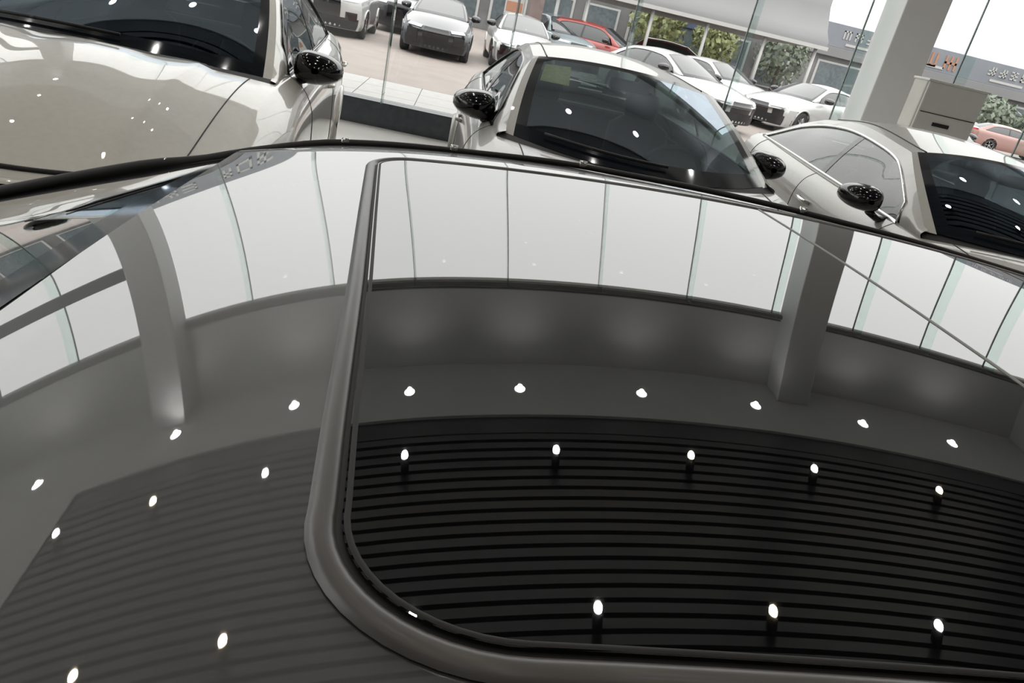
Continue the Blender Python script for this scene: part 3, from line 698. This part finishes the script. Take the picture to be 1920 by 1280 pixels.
# canopy with posts
cn = empty('canopy', (4, 31, GZ), label='wide grey canopy over parked cars in the yard', cat='canopy')
cr_ = MB(); prof = [(0, 2.72), (0, 2.95), (.4, 3.3), (.9, 4.2), (1.0, 5.2), (8, 5.4), (8, 2.72)]
G = np.array([[(x, y, z) for (y, z) in prof] for x in np.linspace(-1.2, 10.2, 24)]); grid('canopy_sheet', G, 'canopy', cn)
MB().box(-1.2, 10.2, .02, 8, 2.66, 2.74).build('canopy_soffit', 'canopy', cn)
MB().box(-1.2, 10.25, -.06, .02, 2.62, 2.76).build('edge_beam', 'post', cn)
for x in (-.6, .55, 3.1, 5.35, 7.75, 9.9):
    MB().tube([(x, .25, 0), (x, .25, 2.68)], .07, 10).build('post', 'post', cn, True)
pl = empty('clad_pillar', (2.55, 30.4, GZ), label='brown clad pillar at the end of the canopy', cat='pillar')
rbox('shaft', -.25, .25, -.25, .25, 0, 3.4, 'brick_pillar', pl, .02); rbox('cap', -.3, .3, -.3, .3, 3.4, 3.55, 'post', pl, .02)
sb = empty('notice_board', (1.75, 30.5, GZ), label='white and red notice board beside the brown pillar', cat='board')
rbox('panel', -.35, .35, -.04, .04, .7, 2.6, 'post', sb, .01); rbox('red_band', -.3, .3, -.05, -.035, 1.4, 1.75, 'orange', sb, .005)
for x in (-.3, .3): rbox('leg', x-.03, x+.03, -.03, .03, 0, .7, 'post', sb, .005)
# shop row behind the canopy
b1 = empty('shop_building', (12, 47, GZ), label='long low dark shop front behind the canopy', cat='building')
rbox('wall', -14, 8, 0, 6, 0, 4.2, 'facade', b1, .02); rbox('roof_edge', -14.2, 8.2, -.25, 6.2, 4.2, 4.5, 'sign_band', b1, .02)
for i in range(8):
    f_ = rbox('shop_window', -13.4+2.7*i, -11.3+2.7*i, -.06, .02, .4, 2.7, 'post', b1, .01)
    rbox('pane', -13.25+2.7*i, -11.45+2.7*i, -.08, -.05, .5, 2.6, 'shop_glass', f_, .005)
rbox('shop_sign', -1.4, 2.6, -.2, -.02, 2.6, 3.5, 'blue_sign', b1, .02)
b2 = empty('shop_row', (20, 62, GZ), label='long shop building with slate sign band and pale lettering', cat='building')
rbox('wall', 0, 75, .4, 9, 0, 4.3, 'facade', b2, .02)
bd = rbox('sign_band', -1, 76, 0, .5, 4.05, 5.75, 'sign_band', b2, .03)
rbox('lower_fascia', -1, 76, -.05, .5, 3.35, 4.05, 'canopy', b2, .03)
for i in range(10):
    f_ = rbox('shop_window', .8+7.4*i, 6.6+7.4*i, .3, .42, .3, 3.0, 'post', b2, .02); rbox('pane', 1.0+7.4*i, 6.4+7.4*i, .26, .32, .45, 2.85, 'shop_glass', f_, .01)
x = 2.2
pat = [4, 4, 0, 3, 2, 0, 4, 4, 2]
def glyph(x, z, s, mat):       # small illegible sign character: a few strokes
    m = MB(); st = random.sample([(0, .16, 0, 1), (.42, .58, 0, 1), (.84, 1, 0, 1), (0, 1, 0, .16), (0, 1, .42, .58), (0, 1, .84, 1)], 4)
    for a, b, c, d in st: m.box(x+a*s, x+b*s, -.06, .02, z+c*s, z+d*s)
    m.build('sign_character', mat, bd)
for grp in range(9):
    for k_ in range(5):
        if grp in (2, 5) and k_ < 2: glyph(x, 4.35, 1.05, 'orange'); x += 1.7
        elif grp not in (2, 5): glyph(x, 4.75, .62, 'letter'); x += 1.0
    MB().box(x-4.6, x-1.6, -.06, .02, 4.3, 4.48).build('sign_line', 'letter', bd)
    x += 2.2
b3 = empty('sign_hall', (-48, 55, GZ), label='long low hall with tall slate sign band beyond the yard', cat='building')
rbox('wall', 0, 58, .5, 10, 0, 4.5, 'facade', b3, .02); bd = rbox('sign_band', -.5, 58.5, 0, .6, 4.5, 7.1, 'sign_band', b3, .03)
for i in range(9):
    f_ = rbox('shop_window', .8+6.4*i, 6.0+6.4*i, .40, .52, .3, 3.6, 'post', b3, .02); rbox('pane', 1.0+6.4*i, 5.8+6.4*i, .36, .42, .45, 3.45, 'shop_glass', f_, .01)
x = 3.0
for grp in range(7):
    for k_ in range(4): glyph(x, 5.1, 1.25, 'letter'); x += 1.7
    x += 1.4
def bush(name, label, loc, rx, rz, mat, trunk=.0, cat='bush', group=None, nl=900, leaf=.16):
    r = empty(name, loc, 0, label, cat, group); v = []; f = []
    for i in range(nl):
        d = rng.normal(size=3); d /= np.linalg.norm(d); rr = rng.uniform(.55, 1.0)
        c = np.array([d[0]*rx*rr, d[1]*rx*rr, trunk+rz+d[2]*rz*rr]) + rng.normal(size=3)*.06
        a = rng.normal(size=3); a /= np.linalg.norm(a); b = np.cross(a, d); b /= (np.linalg.norm(b)+1e-6); s = leaf*rng.uniform(.6, 1.4); k0 = len(v)
        v += [c-a*s, c+b*s*.6, c+a*s, c-b*s*.6]; f.append((k0, k0+1, k0+2, k0+3))
    fo = mesh('foliage', v, f, mat, r); fo['kind'] = 'stuff'
    MB().tube([(0, 0, 0), (.05, 0, trunk+rz*.6), (.0, .05, trunk+rz*1.4)], [.12, .09, .03], 8).build('stem', 'bark', r, True)
    return r
BG = 'trees and bushes in the yard'
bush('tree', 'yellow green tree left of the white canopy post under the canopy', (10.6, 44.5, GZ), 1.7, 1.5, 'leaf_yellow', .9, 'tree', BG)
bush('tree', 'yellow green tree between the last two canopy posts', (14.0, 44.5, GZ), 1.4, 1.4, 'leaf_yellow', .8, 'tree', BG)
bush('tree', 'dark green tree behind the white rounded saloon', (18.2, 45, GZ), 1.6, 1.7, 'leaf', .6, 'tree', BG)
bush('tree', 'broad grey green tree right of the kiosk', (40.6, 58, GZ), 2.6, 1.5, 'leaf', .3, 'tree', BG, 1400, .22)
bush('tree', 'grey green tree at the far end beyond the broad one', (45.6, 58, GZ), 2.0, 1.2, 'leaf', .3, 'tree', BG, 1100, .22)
